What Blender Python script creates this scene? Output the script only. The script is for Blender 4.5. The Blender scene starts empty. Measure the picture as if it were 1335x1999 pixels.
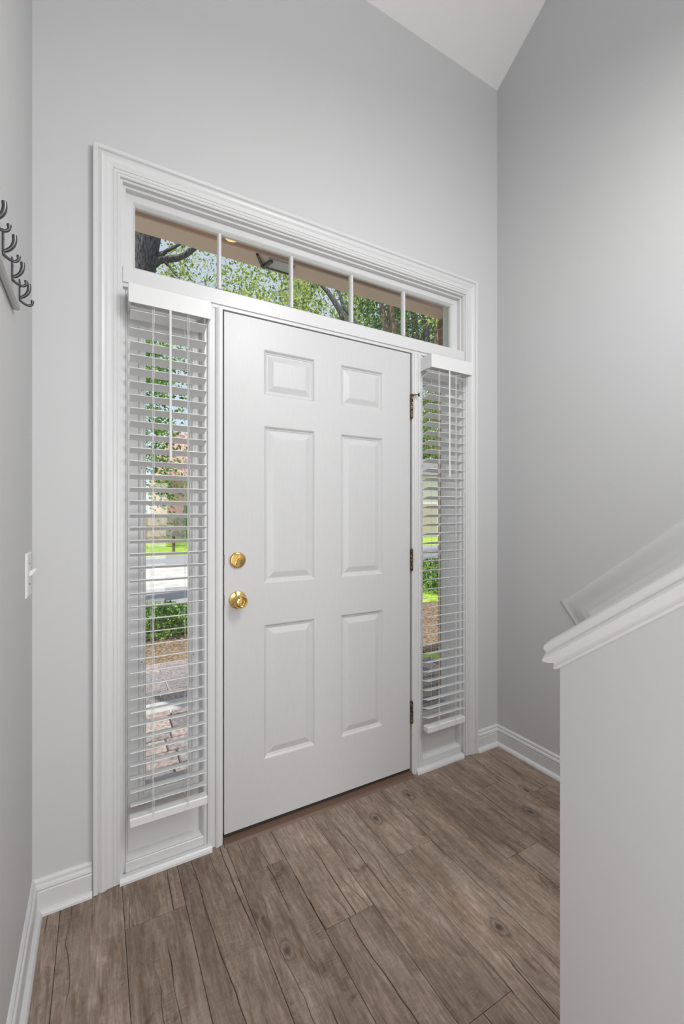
import bpy, bmesh, math, random
from mathutils import Vector, Matrix
random.seed(7)
S = bpy.context.scene
COL = S.collection
PI = math.pi

# ------------------------------------------------------------------ camera
cd = bpy.data.cameras.new('camera'); cam = bpy.data.objects.new('camera', cd); COL.objects.link(cam)
CAMP = Vector((-0.426, -1.689, 1.26)); YAW = math.radians(29.345)
FPX = 847.0
cam.location = CAMP; cam.rotation_euler = (PI/2, 0, -YAW)
cd.sensor_fit = 'HORIZONTAL'; cd.sensor_width = 36; cd.lens = FPX/1335*36
cd.shift_y = 7.5/1335; cd.clip_start = 0.02; cd.clip_end = 500
S.camera = cam

# ------------------------------------------------------------------ sky, sun, fill lights, exposure
S.view_settings.view_transform = 'Standard'; S.view_settings.look = 'None'
S.view_settings.gamma = 1; S.view_settings.use_curve_mapping = False
S.view_settings.exposure = 0.09
w = bpy.data.worlds.new('sky'); S.world = w; w.use_nodes = True
wn = w.node_tree; bg = wn.nodes['Background']
sk = wn.nodes.new('ShaderNodeTexSky'); sk.sky_type = 'NISHITA'; sk.sun_disc = False
sk.sun_elevation = math.radians(52); sk.sun_rotation = math.radians(200); sk.air_density = 1.0; sk.dust_density = 1.5
hz = wn.nodes.new('ShaderNodeMix'); hz.data_type = 'RGBA'; hz.inputs[0].default_value = .7; hz.inputs[7].default_value = (3.7, 4.0, 4.4, 1)
wn.links.new(sk.outputs[0], hz.inputs[6]); wn.links.new(hz.outputs[2], bg.inputs[0]); bg.inputs[1].default_value = 0.20
sl = bpy.data.lights.new('sun', 'SUN'); sl.energy = 5.0; sl.angle = 0.01; sl.color = (1, .95, .86)
so = bpy.data.objects.new('sun', sl); COL.objects.link(so)
so.rotation_euler = Vector((0.60, 0.27, -1.0)).to_track_quat('-Z', 'Y').to_euler()   # shines from behind the house

def area(name, loc, target, sx, sy, power, color=(1, 1, 1)):
    l = bpy.data.lights.new(name, 'AREA'); l.shape = 'RECTANGLE'; l.size = sx; l.size_y = sy
    l.energy = power; l.color = color
    o = bpy.data.objects.new(name, l); COL.objects.link(o); o.location = loc
    o.rotation_euler = (Vector(target)-Vector(loc)).to_track_quat('-Z', 'Y').to_euler()
    return o
# unseen fill lights added around and above the camera to lift dark walls
area('hall_fill_light', (-0.10, -4.2, .95), (0.35, 0, .45), .90, 1.7, 24)  # added low fill for the floor and door bottom, no window built
area('left_fill_light', (-0.59, -2.1, 1.10), (1.5, -0.7, .6), 1.7, 2.0, 29)  # added fill for the stair wall and right wall, no opening built
area('right_fill_light', (1.50, -3.0, 2.7), (-0.6, -0.9, .9), 1.7, 1.3, 43)  # added fill for the left wall, no window built
area('overhead_fill_light', (0.50, -1.62, 2.70), (1.10, -.70, 0.0), .5, .46, 20)  # added overhead fill for the floor and lower right corner, no fitting built
def point_light(name, loc, power, r):
    l = bpy.data.lights.new(name, 'POINT'); l.energy = power; l.shadow_soft_size = r
    o = bpy.data.objects.new(name, l); COL.objects.link(o); o.location = loc
point_light('vault_fill_light', (0.45, -2.8, 4.95), 34, .28)  # added fill for the ceiling and upper front wall, nothing hangs there

# ------------------------------------------------------------------ helpers
def at(px, py, t):
    r = (px-667.5)/FPX; c, s = math.cos(YAW), math.sin(YAW)
    return Vector((CAMP.x+(r*c+s)*t, CAMP.y+(-r*s+c)*t, CAMP.z+(1007-py)/FPX*t))

class MB:
    def __init__(s): s.v = []; s.f = []
    def add(s, vs, fs):
        b = len(s.v); s.v += [tuple(v) for v in vs]; s.f += [tuple(i+b for i in f) for f in fs]; return s
    def box(s, x0, x1, y0, y1, z0, z1):
        vs = [(x0,y0,z0),(x1,y0,z0),(x1,y1,z0),(x0,y1,z0),(x0,y0,z1),(x1,y0,z1),(x1,y1,z1),(x0,y1,z1)]
        return s.add(vs, [(0,3,2,1),(4,5,6,7),(0,1,5,4),(1,2,6,5),(2,3,7,6),(3,0,4,7)])
    def cbox(s, x0, x1, y0, y1, z0, z1, b=.002):     # box with chamfered edges
        bm = bmesh.new(); r = bmesh.ops.create_cube(bm, size=1)
        for v in r['verts']:
            v.co = Vector(((x0+x1)/2+v.co.x*(x1-x0), (y0+y1)/2+v.co.y*(y1-y0), (z0+z1)/2+v.co.z*(z1-z0)))
        bmesh.ops.bevel(bm, geom=bm.edges[:], offset=b, segments=1, affect='EDGES')
        bm.verts.index_update(); s.add([v.co[:] for v in bm.verts], [[v.index for v in f.verts] for f in bm.faces]); bm.free(); return s
    def prism(s, prof, fn, a, b):                     # closed outline swept from a to b; fn(p,q,t)->xyz
        n = len(prof); vs = [fn(p, q, a) for p, q in prof]+[fn(p, q, b) for p, q in prof]
        fs = [(i, (i+1) % n, n+(i+1) % n, n+i) for i in range(n)]+[tuple(range(n))[::-1], tuple(range(n, 2*n))]
        return s.add(vs, fs)
    def strips(s, rows, close=False):                 # rows of points joined by quads
        n = len(rows[0]); vs = [p for r in rows for p in r]; fs = []
        for i in range(len(rows)-1):
            for j in range(n if close else n-1):
                fs.append((i*n+j, i*n+(j+1) % n, (i+1)*n+(j+1) % n, (i+1)*n+j))
        return s.add(vs, fs)
    def lathe(s, prof, origin, axis, seg=24):         # prof: (radius, height along axis)
        a = Vector(axis).normalized(); u = a.orthogonal().normalized(); w_ = a.cross(u); o = Vector(origin)
        rows = [[o+a*h+(u*math.cos(2*PI*k/seg)+w_*math.sin(2*PI*k/seg))*max(r, 1e-5) for k in range(seg)] for r, h in prof]
        return s.strips(rows, True)
    def tube(s, pts, rad, seg=8):
        pts = [Vector(p) for p in pts]; n = len(pts)
        if not isinstance(rad, (list, tuple)): rad = [rad]*n
        rows = []; up = None
        for i, p in enumerate(pts):
            d = (pts[min(i+1, n-1)]-pts[max(i-1, 0)]).normalized()
            if up is None: up = d.orthogonal().normalized()
            up = (up-d*up.dot(d)).normalized(); w_ = d.cross(up)
            rows.append([p+(up*math.cos(2*PI*k/seg)+w_*math.sin(2*PI*k/seg))*rad[i] for k in range(seg)])
        b = len(s.v); s.strips(rows, True)
        s.f.append(tuple(range(b, b+seg))[::-1]); s.f.append(tuple(range(b+(n-1)*seg, b+n*seg))); return s
    def build(s, name, mat, parent=None, smooth=False, loc=None, fix=True):
        me = bpy.data.meshes.new(name); me.from_pydata(s.v, [], s.f); me.update()
        if fix:
            bm = bmesh.new(); bm.from_mesh(me); bmesh.ops.recalc_face_normals(bm, faces=bm.faces); bm.to_mesh(me); bm.free()
        o = bpy.data.objects.new(name, me); COL.objects.link(o)
        if mat: me.materials.append(mat)
        if smooth:
            me.polygons.foreach_set('use_smooth', [True]*len(me.polygons))
            if hasattr(me, 'set_sharp_from_angle'): me.set_sharp_from_angle(angle=math.radians(40))
        if parent: o.parent = parent; o.matrix_parent_inverse = Matrix.Translation(-parent.location)
        if loc is not None: o.location = loc
        return o
def structure(o): o['kind'] = 'structure'; return o
def tag(o, label, cat, group=None, kind=None):
    o['label'] = label; o['category'] = cat
    if group: o['group'] = group
    if kind: o['kind'] = kind
    return o
def empty(name, loc):
    o = bpy.data.objects.new(name, None); COL.objects.link(o); o.location = loc; o.empty_display_size = .05; return o

# ------------------------------------------------------------------ materials
def mat(name, color, rough=.5, metal=0, spec=.5):
    m = bpy.data.materials.new(name); m.use_nodes = True; b = m.node_tree.nodes['Principled BSDF']
    b.inputs['Base Color'].default_value = (*color, 1); b.inputs['Roughness'].default_value = rough
    b.inputs['Metallic'].default_value = metal; b.inputs['Specular IOR Level'].default_value = spec
    return m
def N(m, t, **k):
    n = m.node_tree.nodes.new(t)
    for a, v in k.items(): setattr(n, a, v)
    return n
def L(m, a, b): m.node_tree.links.new(a, b)
def B(m): return m.node_tree.nodes['Principled BSDF']
def bump(m, scale, strength, dist=.001, src=None, detail=3):
    if src is None:
        t = N(m, 'ShaderNodeNewGeometry'); n = N(m, 'ShaderNodeTexNoise'); n.inputs['Scale'].default_value = scale
        n.inputs['Detail'].default_value = detail; L(m, t.outputs['Position'], n.inputs['Vector']); src = n.outputs[0]
    b = N(m, 'ShaderNodeBump'); b.inputs['Strength'].default_value = strength; b.inputs['Distance'].default_value = dist
    L(m, src, b.inputs['Height']); L(m, b.outputs[0], B(m).inputs['Normal']); return b
def noisecol(m, scale, c0, c1, vec=None, lo=.35, hi=.65, detail=4):
    t = N(m, 'ShaderNodeNewGeometry'); mp = N(m, 'ShaderNodeMapping'); mp.inputs['Scale'].default_value = vec or (1, 1, 1)
    n = N(m, 'ShaderNodeTexNoise'); n.inputs['Scale'].default_value = scale; n.inputs['Detail'].default_value = detail
    r = N(m, 'ShaderNodeValToRGB'); r.color_ramp.elements[0].position = lo; r.color_ramp.elements[1].position = hi
    r.color_ramp.elements[0].color = (*c0, 1); r.color_ramp.elements[1].color = (*c1, 1)
    L(m, t.outputs['Position'], mp.inputs[0]); L(m, mp.outputs[0], n.inputs['Vector']); L(m, n.outputs[0], r.inputs[0]); L(m, r.outputs[0], B(m).inputs['Base Color'])
    return n, r

M = {}
M['wall'] = mat('wall_paint', (.56, .56, .563), .62, spec=.35); bump(M['wall'], 260, .12, .0006)
M['ceil'] = mat('ceiling_paint', (.88, .88, .88), .8, spec=.2); bump(M['ceil'], 180, .2, .001)
M['trim'] = mat('white_trim_paint', (.63, .63, .633), .33); bump(M['trim'], 60, .05, .0006)
M['door'] = mat('white_door_paint', (.72, .72, .725), .36)
n_, r_ = noisecol(M['door'], 30, (.545, .545, .548), (.565, .565, .568), (9, 9, .6)); bump(M['door'], 0, .06, .0005, src=n_.outputs[0])
M['blind'] = mat('white_faux_wood', (.70, .70, .70), .38)
M['cord'] = mat('white_cord', (.75, .75, .73), .8)
M['brass'] = mat('polished_brass', (.80, .56, .20), .14, 1)
M['bronze'] = mat('worn_bronze', (.16, .10, .06), .38, .8)
noisecol(M['bronze'], 90, (.05, .03, .02), (.34, .25, .17), lo=.4, hi=.7)
M['steel'] = mat('dark_steel', (.10, .095, .09), .4, .9)
M['pewter'] = mat('brushed_nickel', (.12, .12, .125), .36, 1)
M['rack'] = mat('grey_painted_board', (.50, .50, .505), .45)
M['dark'] = mat('dark_gap', (.02, .018, .016), .8)
M['sill'] = mat('brown_threshold', (.13, .075, .05), .5)
M['plastic'] = mat('white_plastic', (.72, .72, .71), .35)
M['alu'] = mat('grey_aluminium', (.42, .42, .44), .45, .6)
M['rubber'] = mat('black_weatherstrip', (.025, .025, .025), .7)
# glass: clear pane with its own reflection
g = bpy.data.materials.new('window_glass'); g.use_nodes = True; nt = g.node_tree; nt.nodes.clear()
out = nt.nodes.new('ShaderNodeOutputMaterial'); mx = nt.nodes.new('ShaderNodeMixShader'); tr = nt.nodes.new('ShaderNodeBsdfTransparent')
gl = nt.nodes.new('ShaderNodeBsdfGlossy'); gl.inputs['Roughness'].default_value = .02; lw = nt.nodes.new('ShaderNodeLayerWeight'); lw.inputs[0].default_value = .5; pw = nt.nodes.new('ShaderNodeMath'); pw.operation = 'POWER'; pw.inputs[1].default_value = 5
fr = nt.nodes.new('ShaderNodeMath'); fr.operation = 'MULTIPLY_ADD'; fr.inputs[1].default_value = .96; fr.inputs[2].default_value = .03
nt.links.new(lw.outputs['Facing'], pw.inputs[0]); nt.links.new(pw.outputs[0], fr.inputs[0]); nt.links.new(fr.outputs[0], mx.inputs[0]); nt.links.new(tr.outputs[0], mx.inputs[1]); nt.links.new(gl.outputs[0], mx.inputs[2]); nt.links.new(mx.outputs[0], out.inputs[0])
tr.inputs[0].default_value = (.97, .98, .98, 1)
M['glass'] = g

def wood():
    m = mat('weathered_vinyl_plank', (.15, .11, .08), .42, spec=.4)
    geo = N(m, 'ShaderNodeNewGeometry'); oi = N(m, 'ShaderNodeObjectInfo')
    comb = N(m, 'ShaderNodeCombineXYZ'); mu = N(m, 'ShaderNodeMath', operation='MULTIPLY'); mu.inputs[1].default_value = 37
    L(m, oi.outputs['Random'], mu.inputs[0]); L(m, mu.outputs[0], comb.inputs[0]); L(m, mu.outputs[0], comb.inputs[1])
    add = N(m, 'ShaderNodeVectorMath', operation='ADD'); L(m, geo.outputs['Position'], add.inputs[0]); L(m, comb.outputs[0], add.inputs[1])
    def noise(sc, vec, detail=5, rough=.6, dist=0):
        mp = N(m, 'ShaderNodeMapping'); mp.inputs['Scale'].default_value = vec; L(m, add.outputs[0], mp.inputs[0])
        n = N(m, 'ShaderNodeTexNoise'); n.inputs['Scale'].default_value = sc; n.inputs['Detail'].default_value = detail
        n.inputs['Roughness'].default_value = rough; n.inputs['Distortion'].default_value = dist; L(m, mp.outputs[0], n.inputs['Vector']); return n.outputs[0]
    def ramp(src, *st):
        r = N(m, 'ShaderNodeValToRGB'); L(m, src, r.inputs[0]); e = r.color_ramp.elements
        while len(e) < len(st): e.new(.5)
        for k, (p, c) in enumerate(st): e[k].position = p; e[k].color = (*(c if isinstance(c, tuple) else (c, c, c)), 1)
        return r.outputs[0]
    def mixc(kind, fac, a, b):
        x = N(m, 'ShaderNodeMix', data_type='RGBA', blend_type=kind)
        if isinstance(fac, (int, float)): x.inputs[0].default_value = fac
        else: L(m, fac, x.inputs[0])
        L(m, a, x.inputs[6])
        if isinstance(b, tuple): x.inputs[7].default_value = (*b, 1)
        else: L(m, b, x.inputs[7])
        return x.outputs[2]
    grain = noise(1, (95, 9, 1), 8, .72, .5)
    base = ramp(grain, (.27, (.135, .098, .072)), (.5, (.235, .177, .138)), (.73, (.390, .315, .262)))
    big = noise(1, (9, 2.2, 1), 3, .5, .6)
    base = mixc('MULTIPLY', .8, base, ramp(big, (.32, (.62, .59, .56)), (.5, (1, .97, .93)), (.68, (1.32, 1.33, 1.36))))
    mott = noise(1, (34, 22, 1), 6, .75, .8)
    base = mixc('MULTIPLY', .75, base, ramp(mott, (.30, (.70, .66, .63)), (.5, (1, 1, 1)), (.68, (1.30, 1.30, 1.31))))
    hue = N(m, 'ShaderNodeMath', operation='FRACT'); mu2 = N(m, 'ShaderNodeMath', operation='MULTIPLY'); mu2.inputs[1].default_value = 7.3
    L(m, oi.outputs['Random'], mu2.inputs[0]); L(m, mu2.outputs[0], hue.inputs[0])
    base = mixc('MULTIPLY', .75, base, ramp(hue.outputs[0], (0, (.82, .80, .80)), (.5, (1, .97, .93)), (1, (1.16, 1.15, 1.18))))
    # saw marks across the plank
    saw = noise(1, (32, 210, 1), 5, .6, .4); sawm = noise(1, (12, 3, 1), 2, .5)
    smask = ramp(sawm, (.44, 0.0), (.58, 1.0))
    sl_ = ramp(saw, (.50, 0.0), (.64, .35))
    mm = N(m, 'ShaderNodeMath', operation='MULTIPLY'); L(m, smask, mm.inputs[0]); L(m, sl_, mm.inputs[1])
    base = mixc('MIX', mm.outputs[0], base, (.36, .31, .27))
    # dark blotches
    kn = noise(1, (7, 5, 1), 3, .55, 1.2)
    base = mixc('MULTIPLY', .9, base, ramp(kn, (.26, (.50, .44, .40)), (.36, (1, 1, 1))))
    # pale worn streaks
    ws = noise(1, (22, 1.6, 1), 3, .55, .4)
    base = mixc('MIX', ramp(ws, (.54, 0.0), (.72, .5)), base, (.34, .29, .25))
    # knots: sparse dark ovals with a ring
    mp = N(m, 'ShaderNodeMapping'); mp.inputs['Scale'].default_value = (6.5, 3.6, 1); L(m, add.outputs[0], mp.inputs[0])
    vo = N(m, 'ShaderNodeTexVoronoi'); vo.voronoi_dimensions = '2D'; vo.inputs['Scale'].default_value = 1; vo.inputs['Randomness'].default_value = .9
    nd = N(m, 'ShaderNodeVectorMath', operation='SCALE'); nv = N(m, 'ShaderNodeTexNoise'); nv.inputs['Scale'].default_value = 22; L(m, add.outputs[0], nv.inputs['Vector'])
    nd.inputs['Scale'].default_value = .10; L(m, nv.outputs[1], nd.inputs[0]); va = N(m, 'ShaderNodeVectorMath', operation='ADD'); L(m, mp.outputs[0], va.inputs[0]); L(m, nd.outputs[0], va.inputs[1]); L(m, va.outputs[0], vo.inputs['Vector'])
    kd = ramp(vo.outputs['Distance'], (.03, 1.0), (.09, .15), (.12, .65), (.17, .1), (.26, 0.0))
    sc = N(m, 'ShaderNodeSeparateColor'); L(m, vo.outputs['Color'], sc.inputs[0]); ks = ramp(sc.outputs[0], (.82, 0.0), (.84, .9))
    km = N(m, 'ShaderNodeMath', operation='MULTIPLY'); L(m, kd, km.inputs[0]); L(m, ks, km.inputs[1])
    base = mixc('MIX', km.outputs[0], base, (.055, .038, .030))
    # long wavy cracks of even width
    sx = N(m, 'ShaderNodeSeparateXYZ'); L(m, add.outputs[0], sx.inputs[0])
    def crack(freq, vec, amp, width, maskv, lo):
        nz = noise(1, vec, 4, .5)
        a1 = N(m, 'ShaderNodeMath', operation='MULTIPLY'); a1.inputs[1].default_value = amp; L(m, nz, a1.inputs[0])
        a2 = N(m, 'ShaderNodeMath', operation='MULTIPLY_ADD'); a2.inputs[1].default_value = freq; L(m, sx.outputs[0], a2.inputs[0]); L(m, a1.outputs[0], a2.inputs[2])
        fr_ = N(m, 'ShaderNodeMath', operation='FRACT'); L(m, a2.outputs[0], fr_.inputs[0])
        sb = N(m, 'ShaderNodeMath', operation='SUBTRACT'); sb.inputs[1].default_value = .5; L(m, fr_.outputs[0], sb.inputs[0])
        ab = N(m, 'ShaderNodeMath', operation='ABSOLUTE'); L(m, sb.outputs[0], ab.inputs[0])
        ln = ramp(ab.outputs[0], (width*.35, 1.0), (width, 0.0))
        mk = ramp(noise(1, maskv, 1, .5), (lo, 0.0), (lo+.06, 1.0))
        q = N(m, 'ShaderNodeMath', operation='MULTIPLY'); L(m, ln, q.inputs[0]); L(m, mk, q.inputs[1]); return q.outputs[0]
    ck = crack(9, (1.6, 1.3, 1), .95, .019, (7, 1.9, 1), .50)
    base = mixc('MIX', ck, base, (.022, .014, .011))
    ck3 = crack(15, (1.5, 3, 1), 1.3, .024, (9, 2.4, 1), .54)
    base = mixc('MIX', ck3, base, (.06, .042, .034))
    L(m, base, B(m).inputs['Base Color'])
    rr = ramp(grain, (.2, .52), (.8, .36)); L(m, rr, B(m).inputs['Roughness'])
    ht = N(m, 'ShaderNodeMath', operation='SUBTRACT'); L(m, grain, ht.inputs[0]); L(m, ck, ht.inputs[1])
    bump(m, 0, .35, .0012, src=ht.outputs[0])
    return m
M['wood'] = wood()

# ------------------------------------------------------------------ structure
XL, XR = -0.609, 1.519
F0 = -0.008                       # finished floor height
ZC = 3.636; CS = .636             # ceiling height at the front wall, slope of the vault
YB = -7.0                         # rear wall of the living space behind
XRB = 4.5                         # side room beyond the stairs is closed by wall_right
OX0, OX1, OZ = -.359, 1.264, 2.428   # rough opening of the door unit
mb = MB(); T = .16
mb.box(XL-.12, OX0, 0, T, -.3, ZC+.3); mb.box(OX1, XR+.12, 0, T, -.3, ZC+.3); mb.box(OX0, OX1, 0, .07, OZ, ZC+.3); mb.box(OX0, OX1, .07, T, OZ+.07, ZC+.3)
structure(mb.build('wall_front', M['wall']))
def side_wall(name, x0, x1):
    m_ = MB(); pts = [(0.0, F0-.1), (0.0, ZC), (-3.0, ZC+3.0*CS), (YB, ZC+3.0*CS), (YB, F0-.1)]
    m_.prism(pts, lambda p, q, t: (t, p, q), x0, x1); return structure(m_.build(name, M['wall']))
side_wall('wall_left', XL-.12, XL); side_wall('wall_right', XR, XR+.12)
structure(MB().box(XL-.12, XR+.12, YB-.12, YB, F0-.1, ZC+3*CS).build('wall_rear', M['wall']))
zc3 = ZC+3*CS
structure(MB().prism([(0, ZC), (-3, zc3), (YB, zc3), (YB, zc3+.15), (-3, zc3+.15), (.16, ZC+.1)], lambda p, q, t: (t, p, q), XL-.12, XR+.12).build('ceiling', M['ceil']))

# floor: sub-floor with single planks
fl = structure(MB().box(XL-.1, XR+.1, YB-.1, .16, F0-.12, F0-.0035).build('floor', M['dark']))
PW = .178; starts = [.180+k*PW for k in range(-5, 8)]
fixed = {0: [-.505, -1.72], -1: [-.185, -1.40], 2: [-.38, -1.60], 4: [-.59, -1.81], -3: [-.205, -1.42], 3: [-1.02], 1: [-.90, -2.1], -2: [-.77], 5: [-.25, -1.47], -4: [-.62]}
for k in range(-5, 8):
    x0 = .180+k*PW; x1 = x0+PW
    a, b = max(x0, XL), min(x1, XR)
    if b-a < .01: continue
    cuts = sorted(fixed.get(k, [-random.uniform(.3, 1.2)]), reverse=True)
    y = cuts[-1]
    while y > YB: y -= 1.22; cuts.append(max(y, YB))
    top = .03
    for c in cuts:
        if top-c > .01:
            mbp = MB(); g_ = .0007; zt = F0
            e = .0009
            xa, xb, ya, yb = a+g_, b-g_, c+g_, top-g_
            mbp.add([(xa, ya, F0-.004), (xb, ya, F0-.004), (xb, yb, F0-.004), (xa, yb, F0-.004),
                     (xa, ya, zt-e), (xb, ya, zt-e), (xb, yb, zt-e), (xa, yb, zt-e),
                     (xa+e, ya+e, zt), (xb-e, ya+e, zt), (xb-e, yb-e, zt), (xa+e, yb-e, zt)],
                    [(0,3,2,1),(0,1,5,4),(1,2,6,5),(2,3,7,6),(3,0,4,7),(4,5,9,8),(5,6,10,9),(6,7,11,10),(7,4,8,11),(8,9,10,11)])
            mbp.build('plank', M['wood'], fl)
        top = c

# baseboards (with cap) and shoe moulding; outline (distance from wall, height)
BB = [(0, 0), (.014, 0), (.014, .068), (.0125, .072), (.0155, .078), (.0135, .086), (.009, .090), (.0085, .100), (.004, .106), (0, .107)]
SH = [(0, 0), (.030, 0), (.029, .007), (.025, .014), (.019, .018), (.0, .019)]
def run(profile, kind, p0, p1):
    # kind 'front': along X on the front wall; 'left'/'right': along Y
    pr = [(d, F0+h) for d, h in profile]; m_ = MB()
    if kind == 'front': m_.prism(pr, lambda d, z, t: (t, -d, z), p0, p1)
    elif kind == 'left': m_.prism(pr, lambda d, z, t: (XL+d, t, z), p0, p1)
    else: m_.prism(pr, lambda d, z, t: (XR-d, t, z), p0, p1)
    return m_
def baseboard(name, kind, p0, p1, s0, s1):
    o = structure(run(BB, kind, p0, p1).build(name, M['trim'])); run(SH, kind, s0, s1).build('shoe_moulding', M['trim'], o); return o
baseboard('baseboard_left', 'left', YB, -.001, YB, -.001)
baseboard('baseboard_right', 'right', YB, -.001, -1.25, -.001)
m1 = run(BB, 'front', XL+.001, -.4425); m1.prism([(d, F0+h) for d, h in BB], lambda d, z, t: (t, -d, z), 1.3465, XR-.001)
bf = structure(m1.build('baseboard_front', M['trim']))
run(SH, 'front', XL+.001, -.4425).build('shoe_moulding', M['trim'], bf); run(SH, 'front', 1.3465, XR-.001).build('shoe_moulding', M['trim'], bf)

# casing round the door unit, mitred: outline (distance inward from the outer edge, thickness)
CW = .082; c0x, c1x, ctop = OX0-CW, OX1+CW, OZ+CW
CP = [(0, 0), (0, .024), (.003, .026), (.013, .026), (.0155, .0235), (.017, .0195), (.020, .021), (.026, .024), (.034, .0225), (.043, .0175),
      (.052, .0165), (.0585, .0165), (.060, .014), (.062, .0155), (.070, .0155), (.0715, .013), (.0735, .0145), (.080, .0145), (.082, .012), (.082, 0)]
rows = []
for d, h in CP:
    rows.append([(c0x+d, -h, F0+.0015), (c0x+d, -h, ctop-d), (c1x-d, -h, ctop-d), (c1x-d, -h, F0+.0015)])
structure(MB().strips(rows).build('trim_1', M['trim']))

# jamb frame lining the opening: side jambs, head, transom rail, mullion posts
jb = MB()
def ring(x0, x1, z1, y0, y1, t):       # legs and head of an inverted U of thickness t
    jb.box(x0, x0+t, y0, y1, F0, z1); jb.box(x1-t, x1, y0, y1, F0, z1); jb.box(x0+t, x1-t, y0, y1, z1-t, z1)
ring(OX0, OX1, OZ, -.006, .065, .008)
ring(OX0+.008, OX1-.008, OZ-.008, .010, .065, .010)
fr1 = structure(jb.build('trim_2', M['trim']))
FX0, FX1, FZ = OX0+.018, OX1-.018, OZ-.018
# transom rail over the door: stepped outline (y, z)
R0, R1 = 2.058, 2.142
rail = MB().prism([(.12, R0), (.044, R0), (.044, R0+.0), (-.004, R0), (-.004, R0+.012), (-.010, R0+.014), (-.010, R1-.016), (.006, R1-.010), (.046, R1), (.12, R1)], lambda p, q, t: (t, p, q), OX0+.008, OX1-.008)
rail.build('transom_rail', M['trim'], fr1)
P1 = [(-.078, .11), (-.078, .004), (-.0735, .000), (-.0665, .000), (-.0650, .004), (-.0625, -.003), (-.0560, -.005), (-.0460, -.005), (-.0440, -.001), (-.0360, -.001), (-.0330, -.008), (-.0260, -.012), (-.0190, -.010), (-.0180, -.006), (-.0085, -.006), (-.006, -.003), (-.006, .11)]
MB().prism(P1, lambda p, q, t: (p, q, t), F0, R0).build('mullion_post', M['trim'], fr1)
DW = .905
MB().prism([(DW+.011-.006-p-.0, q) for p, q in P1], lambda p, q, t: (p, q, t), F0, R0).build('mullion_post', M['trim'], fr1)
PR0 = DW+.011-.006+.006; PR1 = DW+.011-.006+.078    # right post extent
# stop and weatherstrip behind the door
wsm = MB(); wsm.box(-.006, .004, .046, .06, F0, R0); wsm.box(DW-.002, PR0, .046, .06, F0, R0); wsm.box(-.006, PR0, .046, .06, R0-.014, R0)
wsm.build('weatherstrip', M['rubber'], fr1)

# threshold
th = MB(); th.prism([(-.030, F0), (-.022, F0+.008), (.02, F0+.018), (.16, F0+.018), (.16, F0-.01), (-.03, F0-.01)], lambda p, q, t: (t, p, q), -.004, PR0-.003)
structure(th.build('trim_3', M['sill']))

# ------------------------------------------------------------------ door
d0 = structure(MB().box(0, DW, .013, .044, .024, 2.053).build('door_1', M['door']))
xs = [0, .160, .391, .517, .746, DW]; zs = [.024, .270, .818, .986, 1.626, 1.750, 1.936, 2.053]
face = MB()
pan = [(1, 1), (3, 1), (1, 3), (3, 3), (1, 5), (3, 5)]
for i in range(5):
    for j in range(7):
        if (i, j) not in pan: face.box(xs[i], xs[i+1], 0, .013, zs[j], zs[j+1])
face.build('stile_and_rail_face', M['door'], d0)
PP = [(0, 0), (.003, .0008), (.010, .0075), (.013, .0078), (.016, .0100), (.020, .0100), (.042, .0030), (.046, .0025)]
for i, j in pan:
    x0, x1, z0, z1 = xs[i], xs[i+1], zs[j], zs[j+1]; pm = MB(); rr_ = []
    for d, y in PP: rr_.append([(x0+d, y, z0+d), (x1-d, y, z0+d), (x1-d, y, z1-d), (x0+d, y, z1-d)])
    pm.strips(rr_, True); pm.f.append(tuple(range(len(pm.v)-4, len(pm.v)))); pm.build('door_panel', M['door'], d0)
MB().box(0, DW, .004, .040, .012, .026).build('door_sweep', M['rubber'], d0)
# knob
kx, kz = .052, .930
kr = MB().lathe([(0, 0), (.034, 0), (.035, .003), (.033, .007), (.024, .010), (.016, .013), (.0125, .018), (.012, .026)], (kx, 0, kz), (0, -1, 0), 36).build('knob_rose', M['brass'], None, True)
knob = MB().lathe([(.012, .022), (.0145, .028), (.023, .032), (.0265, .038), (.027, .045), (.0255, .052), (.0215, .057), (.0195, .0585), (.018, .0565), (.0155, .055), (.0125, .0555), (.0105, .058), (.009, .0595), (0, .060)], (kx, 0, kz), (0, -1, 0), 40).build('door_knob', M['brass'], d0, True)
kr.parent = knob; kr.matrix_parent_inverse = Matrix.Translation((0, 0, 0))
dz = 1.0865
db = MB().lathe([(0, 0), (.031, 0), (.032, .003), (.0315, .007), (.028, .0105), (.026, .0108), (.0245, .0095), (.012, .0100), (0, .0102)], (kx, 0, dz), (0, -1, 0), 36).build('deadbolt', M['brass'], d0, True)
tt = MB(); a_ = math.radians(62)
def tpt(u, v, y): return (kx+u*math.cos(a_)-v*math.sin(a_), y, dz+u*math.sin(a_)+v*math.cos(a_))
rowsT = []
for u, wd, hh in [(-.020, .0022, .016), (-.012, .0030, .021), (-.004, .0052, .021), (.004, .0052, .021), (.012, .0030, .021), (.020, .0022, .016)]:
    rowsT.append([tpt(u, -wd, -.009), tpt(u, wd, -.009), tpt(u, wd*.6, -hh), tpt(u, -wd*.6, -hh)])
tt.strips(rowsT, True); tt.f += [(3, 2, 1, 0), tuple(range(20, 24))]
tt.build('thumb_turn', M['brass'], db)
for sz in (.932, 1.0885):
    MB().cbox(-.0075, .001, -.0012, .02, sz-.020, sz+.020, .0006).build('strike_plate', M['steel'], d0)
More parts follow.
